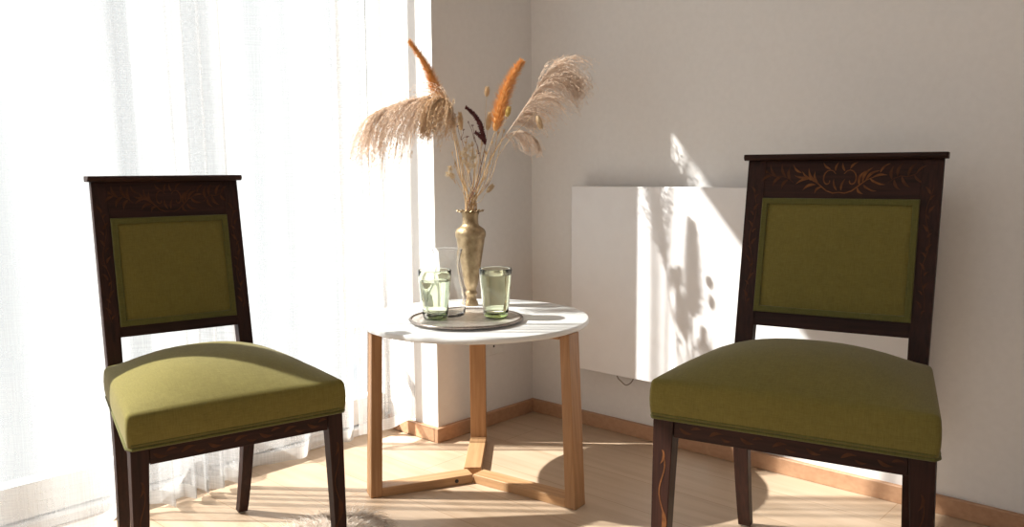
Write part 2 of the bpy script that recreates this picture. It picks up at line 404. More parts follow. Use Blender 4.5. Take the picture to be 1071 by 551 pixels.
# ------------------------------------------------------------------ wall heater panel
nW = Vector((DB.x, DB.y, 0))
OFF = .062
p0 = CC + DB * OFF
tl = on_plane(597.5, 194.5, p0, nW); bl = on_plane(607, 385.3, p0, nW)
aL = (tl - CC).dot(DR); z1 = tl.z; z0 = on_plane(640, 392.0, p0, nW).z
aR = (on_plane(964, 360, p0, nW) - CC).dot(DR)
ht = empty('wall_heater', rp(aL + .4, 0, z0)); tag(ht, 'flat white heating panel mounted low on the right wall, streaked with sunlight', 'radiator')
hv = ht.location.copy()
def hbuild(name, boxes, mat, bevel):
    mb = MB()
    for b in boxes: rbox(mb, *b)
    mb.v = [tuple(Vector(v) - hv) for v in mb.v]
    return mb.build(name, mat, ht, bevel=bevel)
hbuild('panel', [(aL, aR, OFF - .022, OFF, z0, z1)], M['white'], .0025)
hbuild('mounting_box', [(aL + .10, aR - .08, .0005, OFF - .0225, z0 + .06, z1 - .05)], M['white'], .002)
c0 = on_plane(645, 391, CC + DB * .03, nW); c1 = on_plane(663, 394, CC + DB * .03, nW); c2 = on_plane(656, 402.5, CC + DB * .03, nW); c3 = on_plane(650, 399, CC + DB * .03, nW)
MB().tube([p - hv for p in catmull([c0 + Vector((0, 0, .08)), c0, c3, c2, c1, c1 + Vector((0, 0, .08))], 8)], .0018, 8).build('cable_loop', M['cable'], ht)

# wall socket low on the back wall
so = on_plane(509, 362, CC + DR * .0, DR)
sb = (so - CC).dot(DB); sz = so.z
se = empty('wall_socket', rp(0, sb, sz)); tag(se, 'white wall socket on the back wall behind the table leg', 'socket')
sv = se.location.copy()
zlow = on_plane(518, 370, CC, DR).z; brt = (on_plane(526, 366, CC, DR) - CC).dot(DB)
hw = abs(sb - brt); zhi = zlow + .08
def sbuild(name, boxes, mat, bevel):
    mb = MB()
    for b in boxes: rbox(mb, *b)
    mb.v = [tuple(Vector(v) - sv) for v in mb.v]
    return mb.build(name, mat, se, bevel=bevel)
sbuild('plate', [(0.0005, .008, sb - hw, sb + hw, zlow, zhi)], M['socket'], .003)
dp = on_plane(516.5, 362, CC + DR * .008, DR); db = (dp - CC).dot(DB)
sbuild('contact_hole', [(.008, .0088, db - .0035, db + .0035, dp.z - .0035, dp.z + .0035)], M['dark'], .001)

# ------------------------------------------------------------------ side table
TC = Vector((-.0972, 2.1785, 0)); TT, TH = .4482, .0142
tb = empty('side_table', TC); tag(tb, 'round white-topped side table with three oak legs, standing between the two chairs', 'table')
MB().lathe([(0, TT - TH), (.2985, TT - TH), (.3, TT - TH + .0015), (.3, TT - .002), (.298, TT), (0, TT)], 128).build('tabletop', M['tabletop'], tb, angle=60)
HA = .024; AW = .048; LD = .030
Vx = floor_at(494.8, 504.9) - TC
Lc = floor_at(388, 521.6) - TC; Rc = floor_at(601.8, 533.8) - TC
Bf = floor_at(500.7, 456.8, .024) - TC; Bf.z = 0
ZB = TT - TH
def arm_leg(p_in, p_out, side, slant):
    """p_in->p_out is the edge nearest the viewer; side = unit vector across the arm"""
    d = (p_out - p_in).normalized(); L = (p_out - p_in).length
    # stretcher lying on the floor
    q = [p_in, p_out - d * .0005 - d * LD, p_out - d * LD - d * .0005 + side * AW, p_in + side * AW]
    e = Matrix.Rotation(math.atan2(d.y, d.x), 4, 'Z'); ei = e.inverted()
    def bld(mb, name, mat, bev):
        mb.v = [tuple(ei @ (Vector(v) - p_in)) for v in mb.v]
        o = mb.build(name, mat, tb, bevel=bev); o.location = p_in; o.rotation_euler = (0, 0, math.atan2(d.y, d.x)); return o
    st = bld(MB().prism(q, 0, HA), 'stretcher', M['oakx'], .0015)
    # upright
    rings = []
    for k in range(9):
        z = ZB * k / 8; t = z / ZB
        ld = LD * (1 - .08 * t); o = slant * t
        c = [p_out + o, p_out + o - d * ld, p_out + o - d * ld + side * AW, p_out + o + side * AW]
        rings.append([(v.x, v.y, z) for v in c])
    bld(MB().loft(rings), 'leg', M['oakz'], .0015)
    a = p_out + slant - d * LD; b = p_in.lerp(p_out, .15)
    q2 = [b, a, a + side * AW, b + side * AW]
    bld(MB().prism(q2, ZB - .016, ZB - .0003), 'top_brace', M['oakx'], .001)
    return st, d
def perp(d, s): return Vector((-d.y, d.x, 0)) * s
dL = (Lc - Vx).normalized(); dRr = (Rc - Vx).normalized()
stL, dl = arm_leg(Vx, Lc, perp(dL, -1), Vector((.012, .004, 0)))
arm_leg(Vx + dRr * .0, Rc, perp(dRr, 1), Vector((-.0145, .034, 0)))
Bl = Vector((Bf.x - AW / 2, Bf.y + LD, 0)); Bi = Vector((Vx.x - AW / 2 - .004, Vx.y + .055, 0)); dB_ = (Bl - Bi).normalized()
arm_leg(Bi, Bl, perp(dB_, -1), Vector((0, -.012, 0)))
# dowel bolt head in the left stretcher
pb = Vx + dL * .046 + perp(dL, 1) * .0004 + Vector((0, 0, HA * .5))
bo = MB(); nn = perp(dL, 1); vv = Vector((0, 0, 1))
rg = [[pb + nn * o + (dL * math.cos(2 * PI * k / 16) + vv * math.sin(2 * PI * k / 16)) * r for k in range(16)] for o, r in ((-.0004, .0052), (.0006, .0052), (.0009, .004))]
bo.loft(rg).build('bolt', M['dark'], tb)

# ------------------------------------------------------------------ chairs
def chair(pos, rz, g, label):
    e = empty('dining_chair', (pos[0], pos[1], 0), rz); tag(e, label, 'chair', 'antique green chairs either side of the table')
    wf, wb, d, zs, zt = g['wf'], g['wb'], g['d'], g['zs'], g['zt']
    lw = g['lw']; pw = g['pw']
    def yb(z): return d + g['rk'] * (z - zs) / (zt - zs)
    # front legs
    for s in (-1, 1):
        rings = []
        for k in range(13):
            z = zs * k / 12; t = 1 - k / 12
            w = lw * (1 - .30 * t ** .8); xo = s * (wf / 2 + g['ff'] * t); xi = xo - s * w
            yf = .003 * t; yk = yf + lw * (1 - .28 * t)
            rings.append([(xo, yf, z), (xi, yf, z), (xi, yk, z), (xo, yk, z)])
        lg = MB().loft(rings).build('leg', M['walnut'], e, bevel=.0012)
        ib = MB(); cx = s * (wf / 2 - lw * .46)
        def legmap(u, v): return (cx + u, -.0006 + .003 * (1 - v / zs), v)
        ribbon(ib, [(0.0055 * math.sin(k * .62), zs * .84 - k * zs * .030) for k in range(21)], .0024, legmap)
        leaf(ib, (.003, zs * .52), (-.004, zs * .36), .0095, legmap, .006); leaf(ib, (-.003, zs * .38), (.004, zs * .24), .0105, legmap, -.006)
        leaf(ib, (.002, zs * .84), (-.004, zs * .76), .005, legmap, .004)
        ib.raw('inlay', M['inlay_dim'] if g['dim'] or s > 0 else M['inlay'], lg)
    # rear legs and back posts
    for s in (-1, 1):
        rings = []
        for k in range(15):
            z = zs * k / 14; t = 1 - k / 14
            w = pw * (.92 - .22 * t); dd = .034 * (1 - .25 * t)
            xo = s * (wb / 2 * (1 - t) + g['wfoot'] / 2 * t); xi = xo - s * w
            y0 = d + g['dfoot'] * t ** 1.7
            rings.append([(xo, y0, z), (xi, y0, z), (xi, y0 + dd, z), (xo, y0 + dd, z)])
        rings[0] = [(x, y, .004) for x, y, z in rings[0]]
        lg = MB().loft(rings).build('leg', M['walnut'], e, bevel=.0012)
        r0 = rings[0]; c = (sum(p[0] for p in r0) / 4, sum(p[1] for p in r0) / 4)
        MB().lathe([(0, 0), (.0085, 0), (.0095, .001), (.0095, .0039), (0, .0039)], 20, c).build('glide', M['glide'], lg)
        rings = []
        for k in range(15):
            z = zs + (zt - zs) * k / 14; t = k / 14
            xo = s * (wb / 2 + (g['wt'] - wb) / 2 * t); xi = xo - s * (pw * (.92 + .08 * min(1, t * 3)))
            y0 = yb(z); dd = .034 - .010 * t
            rings.append([(xo, y0, z), (xi, y0, z), (xi, y0 + dd, z), (xo, y0 + dd, z)])
        po = MB().loft(rings).build('back_post', M['walnut'], e, bevel=.0012)
        ib = MB()
        def pmap(u, v, s=s):
            t = (v - zs) / (zt - zs); xo = s * (wb / 2 + (g['wt'] - wb) / 2 * t)
            return (xo - s * pw * .52 + u, yb(v) - .0006, v)
        za, zc = g['zp0'] + .01, g['zp1'] + .03
        ribbon(ib, [(.0055 * math.sin(k * .5) * s, za + (zc - za) * k / 28) for k in range(29)], .0016, pmap)
        for k in range(7):
            v = za + (zc - za) * (k + .5) / 7; q = 1 if k % 2 else -1
            leaf(ib, (0, v), (q * .011, v + .016), .0052, pmap, q * .002)
            leaf(ib, (0, v - .012), (-q * .009, v - .002), .004, pmap, -q * .002)
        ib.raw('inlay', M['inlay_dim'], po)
    # rails under the seat
    hr = g['hr']
    fr = MB().box(-wf / 2 + lw, wf / 2 - lw, .003, .024, zs - hr, zs).build('front_rail', M['walnutx'], e, bevel=.001)
    ib = MB()
    def rmap(u, v): return (u, .0024, v)
    n = 7
    for k in range(n):
        u = (-wf / 2 + lw) + (wf - 2 * lw) * (k + .5) / n; q = 1 if k % 2 else -1; zc = zs - hr * .5
        leaf(ib, (u - .018, zc - q * .004), (u + .008, zc + q * .004), .0065, rmap, q * .004)
        leaf(ib, (u + .004, zc - q * .003), (u + .024, zc - q * .006), .005, rmap, -q * .003)
    ib.raw('inlay', M['inlay_dim'], fr)
    for s in (-1, 1):
        a = Vector((s * (wf / 2 - .004), lw * .98, 0)); b = Vector((s * (wb / 2 - .003), d + .001, 0)); dd = (b - a).normalized(); nrm = Vector((-dd.y, dd.x, 0)) * (s * .020)
        if nrm.x * s > 0: nrm = -nrm
        MB().prism([a, b, b + nrm, a + nrm], zs - hr, zs).build('side_rail', M['walnutx'], e, bevel=.001)
    MB().box(-wb / 2 + pw, wb / 2 - pw, d + .004, d + .024, zs - hr, zs).build('rear_rail', M['walnutx'], e, bevel=.001)
    # seat cushion
    th, crn = g['th'], g['crown']
    yf0, yf1 = -.007, d - .002
    hy = (yf1 - yf0) / 2; yc = (yf0 + yf1) / 2; hx = wf / 2 + .005; hz = th / 2
    rb = round_box(hx, hy, hz, .010, 16, 4); out = []
    for (x, y, z) in rb.v:
        v = (y + hy) / (2 * hy); u = x / hx; t = (z + hz) / (2 * hz)
        wid = (hx * (1 - v) + (wb / 2 + .010) * v) / hx
        dome = max(0, 1 - abs(u) ** 2.4) ** .88 * max(0, 1 - abs(2 * v - 1) ** 2.5) ** (1.1 if v < .5 else .80)
        side = .003 * math.sin(PI * max(0, min(1, t)))
        xx = x * wid + (side * u if abs(u) > .9 else 0); yy = y + yc - (side if v < .06 else 0)
        out.append((xx, yy, zs + hz + z + .0005 + crn * dome * t))
    rb.v = out
    cu = rb.build('seat_cushion', M['green'], e, angle=80)
    gm = MB()
    for zz, rr in ((.0040, .0032), (.0115, .0022)):
        x0 = wf / 2 + .0048; x1 = wb / 2 + .0098
        pts = [(-x1, yf1 - .01, zs + zz), (-x0, yf0 + .012, zs + zz), (-x0 + .006, yf0 - .0002, zs + zz), (x0 - .006, yf0 - .0002, zs + zz), (x0, yf0 + .012, zs + zz), (x1, yf1 - .01, zs + zz)]
        P = []
        for a, b in zip(pts[:-1], pts[1:]):
            for k in range(6): P.append(Vector(a).lerp(Vector(b), k / 6))
        P.append(Vector(pts[-1])); gm.tube(P, rr, 8)
    gm.build('gimp_trim', M['gimp'], cu)
    # back: crest rail, lower rail, moulding, padded panel
    def rail(za, zb_, w0, w1):
        rings = []
        for k in range(4):
            z = za + (zb_ - za) * k / 3; t = k / 3; w = w0 + (w1 - w0) * t; y0 = yb(z) + .0015
            rings.append([(-w, y0, z), (w, y0, z), (w, y0 + .022, z), (-w, y0 + .022, z)])
        return MB().loft(rings)
    def inner(z):
        t = (z - zs) / (zt - zs); return wb / 2 + (g['wt'] - wb) / 2 * t - pw * (.92 + .08 * min(1, t * 3)) + .0003
    cr_ = rail(g['zp1'], zt, inner(g['zp1']), inner(zt)).build('crest_rail', M['walnutx'], e, bevel=.0008)
    rail(g['zr'], g['zp0'], inner(g['zr']), inner(g['zp0'])).build('lower_rail', M['walnutx'], e, bevel=.0008)
    wm = g['wm'] / 2; yt = yb(zt); mt = g['mth']
    prof = [(yt - .012, zt), (yt - .016, zt + mt * .35), (yt - .017, zt + mt * .6), (yt - .014, zt + mt), (yt + .034, zt + mt), (yt + .036, zt + mt * .5), (yt + .032, zt)]
    MB().loft([[(x, y, z) for y, z in prof] for x in (-wm, -wm + .004, wm - .004, wm)]).build('crest_moulding', M['walnutx'], e, bevel=.0015)
    ib = MB(); hh = zt - g['zp1']; zc = (zt + g['zp1']) / 2; sc = g['wt'] / .40
    def cmap(u, v): return (u * sc, yb(zc + v * hh) + .0015 - .0012, zc + v * hh)
    for s in (-1, 1):
        mp_ = lambda u, v, s=s: cmap(s * u, v); id_ = MB()
        # C-scroll
        ribbon(ib, [(.023 + (.017 - .0011 * k) * math.cos(2.6 - k * .42), -.02 + (.30 - .020 * k) * math.sin(2.6 - k * .42)) for k in range(14)], .0030, mp_)
        ribbon(ib, [(.000, -.34), (.012, -.36), (.026, -.30), (.040, -.16), (.054, -.02), (.070, .06)], .0028, mp_)
        for (a, b, w, bd) in (((.040, -.16), (.052, .22), .0062, .006), ((.046, -.10), (.066, .30), .0060, .006), ((.052, -.03), (.080, .22), .0058, .005),
                              ((.048, -.14), (.076, -.30), .0062, -.005), ((.060, .02), (.092, -.14), .0056, -.004), ((.036, -.20), (.050, -.38), .0052, -.004), ((.066, .05), (.096, .10), .0050, .003)):
            leaf(ib, a, b, w, mp_, bd)
        ribbon(id_, [(.096, -.10), (.108, .02), (.120, .08), (.134, .06), (.148, .12), (.158, .24)], .0018, mp_)
        for (a, b, w, bd) in (((.104, -.02), (.106, .34), .0062, .004), ((.114, .06), (.124, .42), .0062, .004), ((.108, .00), (.122, -.28), .0060, -.004), ((.122, .08), (.142, -.22), .0066, -.005),
                              ((.134, .06), (.150, .40), .0060, .004), ((.146, .10), (.168, -.10), .0058, -.004), ((.150, .16), (.172, .34), .0050, .003)):
            leaf(id_, a, b, w, mp_, bd)
        id_.raw('spray_inlay', M['inlay_dim'], cr_)
        for (a, b, w, bd) in (((.010, .20), (.004, .44), .0044, .002), ((.020, .26), (.036, .44), .0044, .003), ((.004, -.30), (.012, .02), .0044, .003), ((.080, .16), (.100, .40), .0046, .004)):
            leaf(ib, a, b, w, mp_, bd)
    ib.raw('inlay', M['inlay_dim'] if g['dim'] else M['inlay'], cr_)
    # padded back panel with gimp border
    w0, w1 = g['wp0'] / 2, g['wp1'] / 2; za, zb2 = g['zp0'], g['zp1']; pn = MB(); nu, nv = 24, 20
    for front in (1, -1):
        vs = []
        for j in range(nv + 1):
            for i in range(nu + 1):
                u = i / nu * 2 - 1; v = j / nv; z = za + (zb2 - za) * v; w = w0 + (w1 - w0) * v
                bul = .011 * (1 - abs(u) ** 4) ** .6 * (1 - abs(2 * v - 1) ** 4) ** .6
                y = yb(z) + .003 - bul if front == 1 else yb(z) + .022 + bul * .6
                vs.append((u * (w + .001), y, z))
        pn.add(vs, [(j * (nu + 1) + i, j * (nu + 1) + i + 1, (j + 1) * (nu + 1) + i + 1, (j + 1) * (nu + 1) + i) for j in range(nv) for i in range(nu)])
    pa = pn.build('back_pad', M['green'], e, angle=80)
    # flat border tape
    bw = .013; bt = MB()
    def strip(p, q, r, s_):
        vs = []
        for (x, z) in (p, q, r, s_): vs.append((x, yb(z) - .0062, z))
        for (x, z) in (p, q, r, s_): vs.append((x, yb(z) + .004, z))
        bt.add(vs, [(0, 1, 2, 3), (4, 7, 6, 5), (0, 4, 5, 1), (1, 5, 6, 2), (2, 6, 7, 3), (3, 7, 4, 0)])
    O = [(-w0, za), (w0, za), (w1, zb2), (-w1, zb2)]; I = [(-w0 + bw, za + bw), (w0 - bw, za + bw), (w1 - bw, zb2 - bw), (-w1 + bw, zb2 - bw)]
    for k in range(4): strip(O[k], O[(k + 1) % 4], I[(k + 1) % 4], I[k])
    bt.build('border_tape', M['gimp'], pa, bevel=.002)
    return e
def ribbon(mb, pts, w, fmap, taper=True):
    P = [Vector((p[0], p[1])) for p in pts]; 
    Q = [Vector(fmap(p.x, p.y)) for p in P]; vs = []
    for i, q in enumerate(Q):
        t = Q[min(i + 1, len(Q) - 1)] - Q[max(i - 1, 0)]; t = Vector((t.x, 0, t.z))
        if t.length < 1e-9: t = Vector((1, 0, 0))
        t.normalize(); n = Vector((-t.z, 0, t.x)); k = i / (len(Q) - 1)
        ww = w / 2 * ((.35 + .65 * math.sin(PI * min(1, max(0, .1 + .8 * k)))) if taper else 1)
        vs += [q + n * ww, q - n * ww]
    mb.add(vs, [(2 * i, 2 * i + 1, 2 * i + 3, 2 * i + 2) for i in range(len(Q) - 1)])
def leaf(mb, a, b, w, fmap, bend=0):
    A = Vector(fmap(*a)); B = Vector(fmap(*b)); d = B - A; n = Vector((-d.z, 0, d.x)).normalized(); vs = []; m = 9
    for i in range(m):
        t = i / (m - 1); c = A.lerp(B, t) + n * (bend * math.sin(PI * t)); ww = w / 2 * math.sin(PI * t ** .75) + 1e-5
        vs += [c + n * ww, c - n * ww]
    mb.add(vs, [(2 * i, 2 * i + 1, 2 * i + 3, 2 * i + 2) for i in range(m - 1)])

GR = dict(wf=.477, wb=.390, d=.367, zs=.368, zt=.853, rk=.124, wt=.402, zp1=.769, zp0=.519, wp1=.322, wp0=.319, zr=.488, dfoot=.061, wfoot=.376, wm=.417, mth=.014, ff=.005,
          lw=.040, pw=.040, hr=.033, th=.076, crown=.055, dim=False)
GL = dict(wf=.389, wb=.314, d=.405, zs=.361, zt=.816, rk=.088, wt=.314, zp1=.737, zp0=.504, wp1=.250, wp0=.249, zr=.481, dfoot=.077, wfoot=.291, wm=.330, mth=.013, ff=.005,
          lw=.031, pw=.032, hr=.031, th=.066, crown=.055, dim=True)
chair((.470, 1.396), -.538, GR, 'dark inlaid chair with olive seat, in front of the white heating panel on the right')
chair((-.497, 1.480), .616, GL, 'dark chair with olive green seat on the left, standing in front of the sheer curtains')

# ------------------------------------------------------------------ tray, glasses, carafe
TRY = Vector((-.120, 2.105, TT))
tr = empty('serving_tray', TRY); tag(tr, 'round silver tray with a beaded rim, holding the glasses on the white table', 'tray')
R_ = .146
MB().lathe([(0, 0), (.118, 0), (.126, .0035), (.140, .0075), (.1425, .0085), (.140, .0095), (.1255, .0055), (.117, .0022), (0, .0022)], 96).build('dish', M['silver'], tr, angle=50)
rim = MB(); nb_ = 120; vs = []; fs = []; nn_ = 10
for i in range(nb_ * 2):
    a = 2 * PI * i / (nb_ * 2); rr = .0030 * (1 + .22 * (i % 2)); 
    for k in range(nn_):
        t = 2 * PI * k / nn_; q = .1435 + rr * 1.35 * math.cos(t); vs.append((q * math.cos(a), q * math.sin(a), .0092 + rr * math.sin(t)))
for i in range(nb_ * 2):
    for k in range(nn_):
        i2 = (i + 1) % (nb_ * 2); k2 = (k + 1) % nn_; fs.append((i * nn_ + k, i2 * nn_ + k, i2 * nn_ + k2, i * nn_ + k2))
rim.add(vs, fs); rim.build('beaded_rim', M['silver_rim'], tr, angle=80)
ZT = TT + .0024
def tumbler(x, y, label, level):
    e = empty('drinking_glass', (x, y, ZT)); tag(e, label, 'glass', 'green water glasses on the tray')
    out = [(0, 0), (.026, 0), (.0295, .0015), (.0315, .005), (.0330, .012), (.0365, .040), (.0395, .070), (.0420, .098), (.0430, .112), (.0434, .128), (.0430, .1292), (.0424, .1292)]
    inn = [(.0416, .128), (.0408, .112), (.0398, .098), (.0372, .070), (.0342, .040), (.0312, .020), (.0285, .0135), (.022, .0115), (0, .011)]
    g_ = MB().lathe(out + inn, 64).build('glass_body', M['gglass'], e, angle=60)
    def inner_r(z):
        pr = sorted([(zz, r) for r, zz in inn])
        for (za, ra), (zb, rb) in zip(pr[:-1], pr[1:]):
            if za <= z <= zb: return ra + (rb - ra) * (z - za) / (zb - za)
        return pr[-1][1]
    wp = [(0, .0112), (.021, .0117)] + [(inner_r(z) - .00025, z) for z in (.0137, .020, .03, .040, .055, .070, .085) if z < level - .004] + [(inner_r(level) - .00025, level), (inner_r(level) - .002, level - .0004), (0, level - .0005)]
    MB().lathe(wp, 64).build('water', M['water'], e, angle=60)
    MB().lathe([(0, .0009), (.0255, .0010), (.0285, .0028), (.0298, .0062), (.0285, .0098), (.022, .0106), (0, .0104)], 48).build('tinted_base', M['gbase'], g_, angle=60)
    return e
tumbler(-.2015, 2.130, 'pale green glass of water at the left front of the silver tray', .100)
tumbler(-.0435, 2.152, 'pale green glass of water at the right of the silver tray, before the brass vase', .113)
ca = empty('carafe', (-.172, 2.180, ZT)); tag(ca, 'clear glass carafe with flared lip standing behind the left green glass', 'carafe')
o_ = [(0, 0), (.040, 0), (.0445, .003), (.0465, .010), (.0475, .025), (.0465, .045), (.0425, .070), (.0370, .095), (.0325, .120), (.0318, .138), (.0345, .158), (.0405, .177), (.0407, .1785)]
i_ = [(.0392, .1782), (.0331, .158), (.0303, .138), (.0310, .120), (.0355, .095), (.0410, .070), (.0450, .045), (.0460, .025), (.0448, .012), (.041, .007), (0, .006)]
MB().lathe(o_ + i_, 64).build('glass_body', M['cglass'], ca, angle=60)

# ------------------------------------------------------------------ brass vase
VD = 2.36
vx = at(493, 318, VD).x; zt_ = at(493, 220, VD).z - TT; kx = .00274
ve = empty('vase', (vx, VD, TT)); tag(ve, 'engraved brass vase with scalloped rim behind the tray, filled with dried grasses', 'vase')
def vy(py): return zt_ * (318 - py) / (318 - 220)
prof = [(0, 0), (7.3, 318), (7.5, 317), (7.0, 315.2), (5.6, 312), (4.9, 309), (5.3, 307.5), (6.4, 306), (6.5, 304.5), (5.4, 303), (5.0, 301.5), (5.9, 299.5), (7.2, 296), (8.3, 290), (9.7, 281), (11.3, 271), (13.0, 261), (14.4, 252), (14.9, 248.5), (15.9, 246.5), (16.2, 244), (15.9, 241.5), (14.4, 239), (11.5, 236.8), (9.2, 235.2), (8.4, 233), (8.2, 229), (8.5, 225), (9.4, 222.3)]
pr = [(0, 0)] + [(r * kx, vy(y)) for r, y in prof[1:]]
inn = [(r - .0022, z) for r, z in reversed(pr[12:])] + [(0, vy(300))]
MB().lathe(pr + inn, 64).build('body', M['brass'], ve, angle=50)
# scalloped flaring rim
sc_ = MB(); n = 96; rows = []
for r, dz, wv in ((9.3, 0, 0), (11.0, .003, .15), (12.8, .0045, .5), (14.2, .0050, 1)):
    rows.append([((r * kx + wv * .0016 * math.cos(14 * 2 * PI * i / n)) * math.cos(2 * PI * i / n), (r * kx + wv * .0016 * math.cos(14 * 2 * PI * i / n)) * math.sin(2 * PI * i / n), vy(222.3) + dz + wv * .0026 * math.cos(14 * 2 * PI * i / n)) for i in range(n)])
rows2 = [[(x * .985, y * .985, z + .0016) for x, y, z in r] for r in reversed(rows)]
sc_.loft(rows + rows2, False)
m_ = len(rows + rows2); sc_.f += [((m_ - 1) * n + i, (m_ - 1) * n + (i + 1) % n, (i + 1) % n, i) for i in range(n)]
sc_.build('scalloped_rim', M['brass'], ve, angle=60)
MOUTH = Vector((vx, VD, TT + vy(222)))

# ------------------------------------------------------------------ dried grasses
rnd = random.Random(42)
def spikelet(mb, p, d, L, w):
    d = d.normalized(); a = d.orthogonal().normalized(); b = d.cross(a); m = p + d * L * .4; q = p + d * L
    vs = [p, m + a * w, m + b * w, m - a * w, m - b * w, q]
    mb.add(vs, [(0, 2, 1), (0, 3, 2), (0, 4, 3), (0, 1, 4), (5, 1, 2), (5, 2, 3), (5, 3, 4), (5, 4, 1)])
def rv(): 
    while True:
        v = Vector((rnd.uniform(-1, 1), rnd.uniform(-1, 1), rnd.uniform(-1, 1)))
        if .05 < v.length < 1: return v.normalized()
def stem_path(head_pts, k):
    a = k * 2.399; r = .003 + .0165 * math.sqrt((k * .618) % 1)
    mo = MOUTH + Vector((r * math.cos(a), r * math.sin(a), .0))
    lo = Vector((vx + .006 * math.cos(a + 2), VD + .006 * math.sin(a + 2), TT + vy(285)))
    return lo, mo
def pstem(name, k, pts, rad, mat, parent):
    lo, mo = stem_path(None, k)
    P = catmull([lo, mo] + pts, 8); R = [rad * (1 - .45 * i / (len(P) - 1)) for i in range(len(P))]
    return MB().tube([p - parent.location for p in P], R, 6).build(name, mat, parent), P
def thing(name, label, cat, group=None):
    e = empty(name, MOUTH - Vector((0, 0, .10))); tag(e, label, cat, group); return e

def pampas(k, pts, head, mat, label, nbr, blen, sweep, droop, spread=1.0, L2=.0085, dens=1.0):
    e = thing('pampas_grass', label, 'dried grass', 'dried stems in the brass vase')
    pstem('stem', k, pts + [head[0]], .0019, M['stalk'], e)
    P = catmull(head, 12); mb = MB(); o = e.location; n = len(P)
    mb.tube([p - o for p in P], [.0016 * (1 - .7 * i / n) for i in range(n)], 5)
    for _ in range(nbr):
        u = .06 + .94 * rnd.random() ** .9; f = u * (n - 1.001); i = int(f); p = P[i].lerp(P[i + 1], f - i); t = (P[i + 1] - P[i]).normalized()
        prof_ = .40 + .80 * math.sin(PI * min(1, .06 + .86 * u)) ; L = blen * prof_ * rnd.uniform(.55, 1.1)
        d = (t * .9 + rv() * .55 * spread * min(1, .25 + u * 1.5) + sweep * rnd.uniform(.3, 1.0) + Vector((0, 0, -.7)) * max(0, .45 - u)).normalized()
        m = 9; pts_ = [p]; q = p.copy()
        for s in range(m):
            d = (d + Vector((0, 0, -1)) * droop * (.4 + s / m) + sweep * .05 + rv() * .10).normalized(); q = q + d * (L / m); pts_.append(q.copy())
        mb.tube([x - o for x in pts_], [.00045 * (1 - .6 * s / m) for s in range(m + 1)], 3, False)
        for s in range(1, m + 1):
            for _q in range(int(3 * dens + rnd.random())):
                dd = (pts_[s] - pts_[s - 1]).normalized(); bp = pts_[s - 1].lerp(pts_[s], rnd.random())
                spikelet(mb, bp - o, dd * .8 + rv() * .6, L2 * rnd.uniform(.7, 1.3), .00075)
    mb.raw('plume', mat, e); return e
def foxtail(k, pts, head, label, rmax, nh=2600):
    e = thing('foxtail_grass', label, 'dried grass', 'dried stems in the brass vase')
    pstem('stem', k, pts + [head[0]], .0019, M['stalk'], e)
    P = catmull(head, 12); mb = MB(); o = e.location; n = len(P)
    def env(u): return rmax * min(1, (u + .03) * 7) ** .6 * (1 - .62 * u ** 1.6)
    mb.tube([p - o for p in P], [env(i / (n - 1)) * .45 + .0005 for i in range(n)], 8)
    for _ in range(nh):
        u = rnd.random(); f = u * (n - 1.001); i = int(f); p = P[i].lerp(P[i + 1], f - i); t = (P[i + 1] - P[i]).normalized()
        r = rv(); r = (r - t * r.dot(t)).normalized(); L = env(u) * rnd.uniform(.8, 1.75)
        spikelet(mb, p - o + r * env(u) * .2, r * 1.0 + t * rnd.uniform(.3, 1.3) + rv() * .3, L, .00045)
    mb.raw('plume', M['orange'], e); return e
def A(px, py, dy=0): return at(px, py, VD + dy)

pampas(1, [A(484, 190, .0), A(480, 160, .01)], [A(474, 132, .0), A(469, 108, -.01), A(452, 101, -.03), A(432, 104, -.05), A(410, 110, -.06), A(393, 118, -.07)], M['plume'],
       'large pale pampas plume arching left towards the curtain', 400, .205, Vector((-.16, -.05, -.50)), .27, .9)
pampas(2, [A(486, 190, -.01), A(481, 158, -.02)], [A(477, 140, -.03), A(473, 118, -.04), A(466, 104, -.055), A(455, 104, -.07), A(446, 114, -.08)], M['plume_tan'],
       'dense tan pampas plume drooping just under the left orange foxtail', 260, .115, Vector((-.02, -.1, -.6)), .38, .8, .008, 1.2)
foxtail(3, [A(483, 190, .03), A(474, 140, .04)], [A(464, 112, .03), A(457, 97, .03), A(452, 84, .03), A(443, 64, .03), A(428, 43, .03)], 'curved orange foxtail at the upper left of the bouquet', .0185)
foxtail(4, [A(500, 190, .0), A(510, 160, .0)], [A(518, 137, .0), A(523, 115, .0), A(529, 95, .0), A(537, 78, .0), A(546, 64, .0)], 'straight orange foxtail leaning right beside the largest right plume', .0225)
pampas(5, [A(503, 190, .02), A(517, 160, .04)], [A(530, 140, .05), A(545, 118, .06), A(558, 98, .07), A(568, 82, .08), A(579, 72, .09), A(590, 76, .10)], M['plume'],
       'large pale pampas plume at the upper right of the bouquet', 430, .140, Vector((.42, .0, -.22)), .20, .9)
pampas(6, [A(502, 195, .0), A(512, 168, .01)], [A(524, 146, .02), A(537, 138, .03), A(550, 138, .03), A(561, 146, .03)], M['plume'],
       'small wispy pale plume hanging below the large right plume', 80, .075, Vector((.2, 0, -.4)), .35, .9, .007, .7)

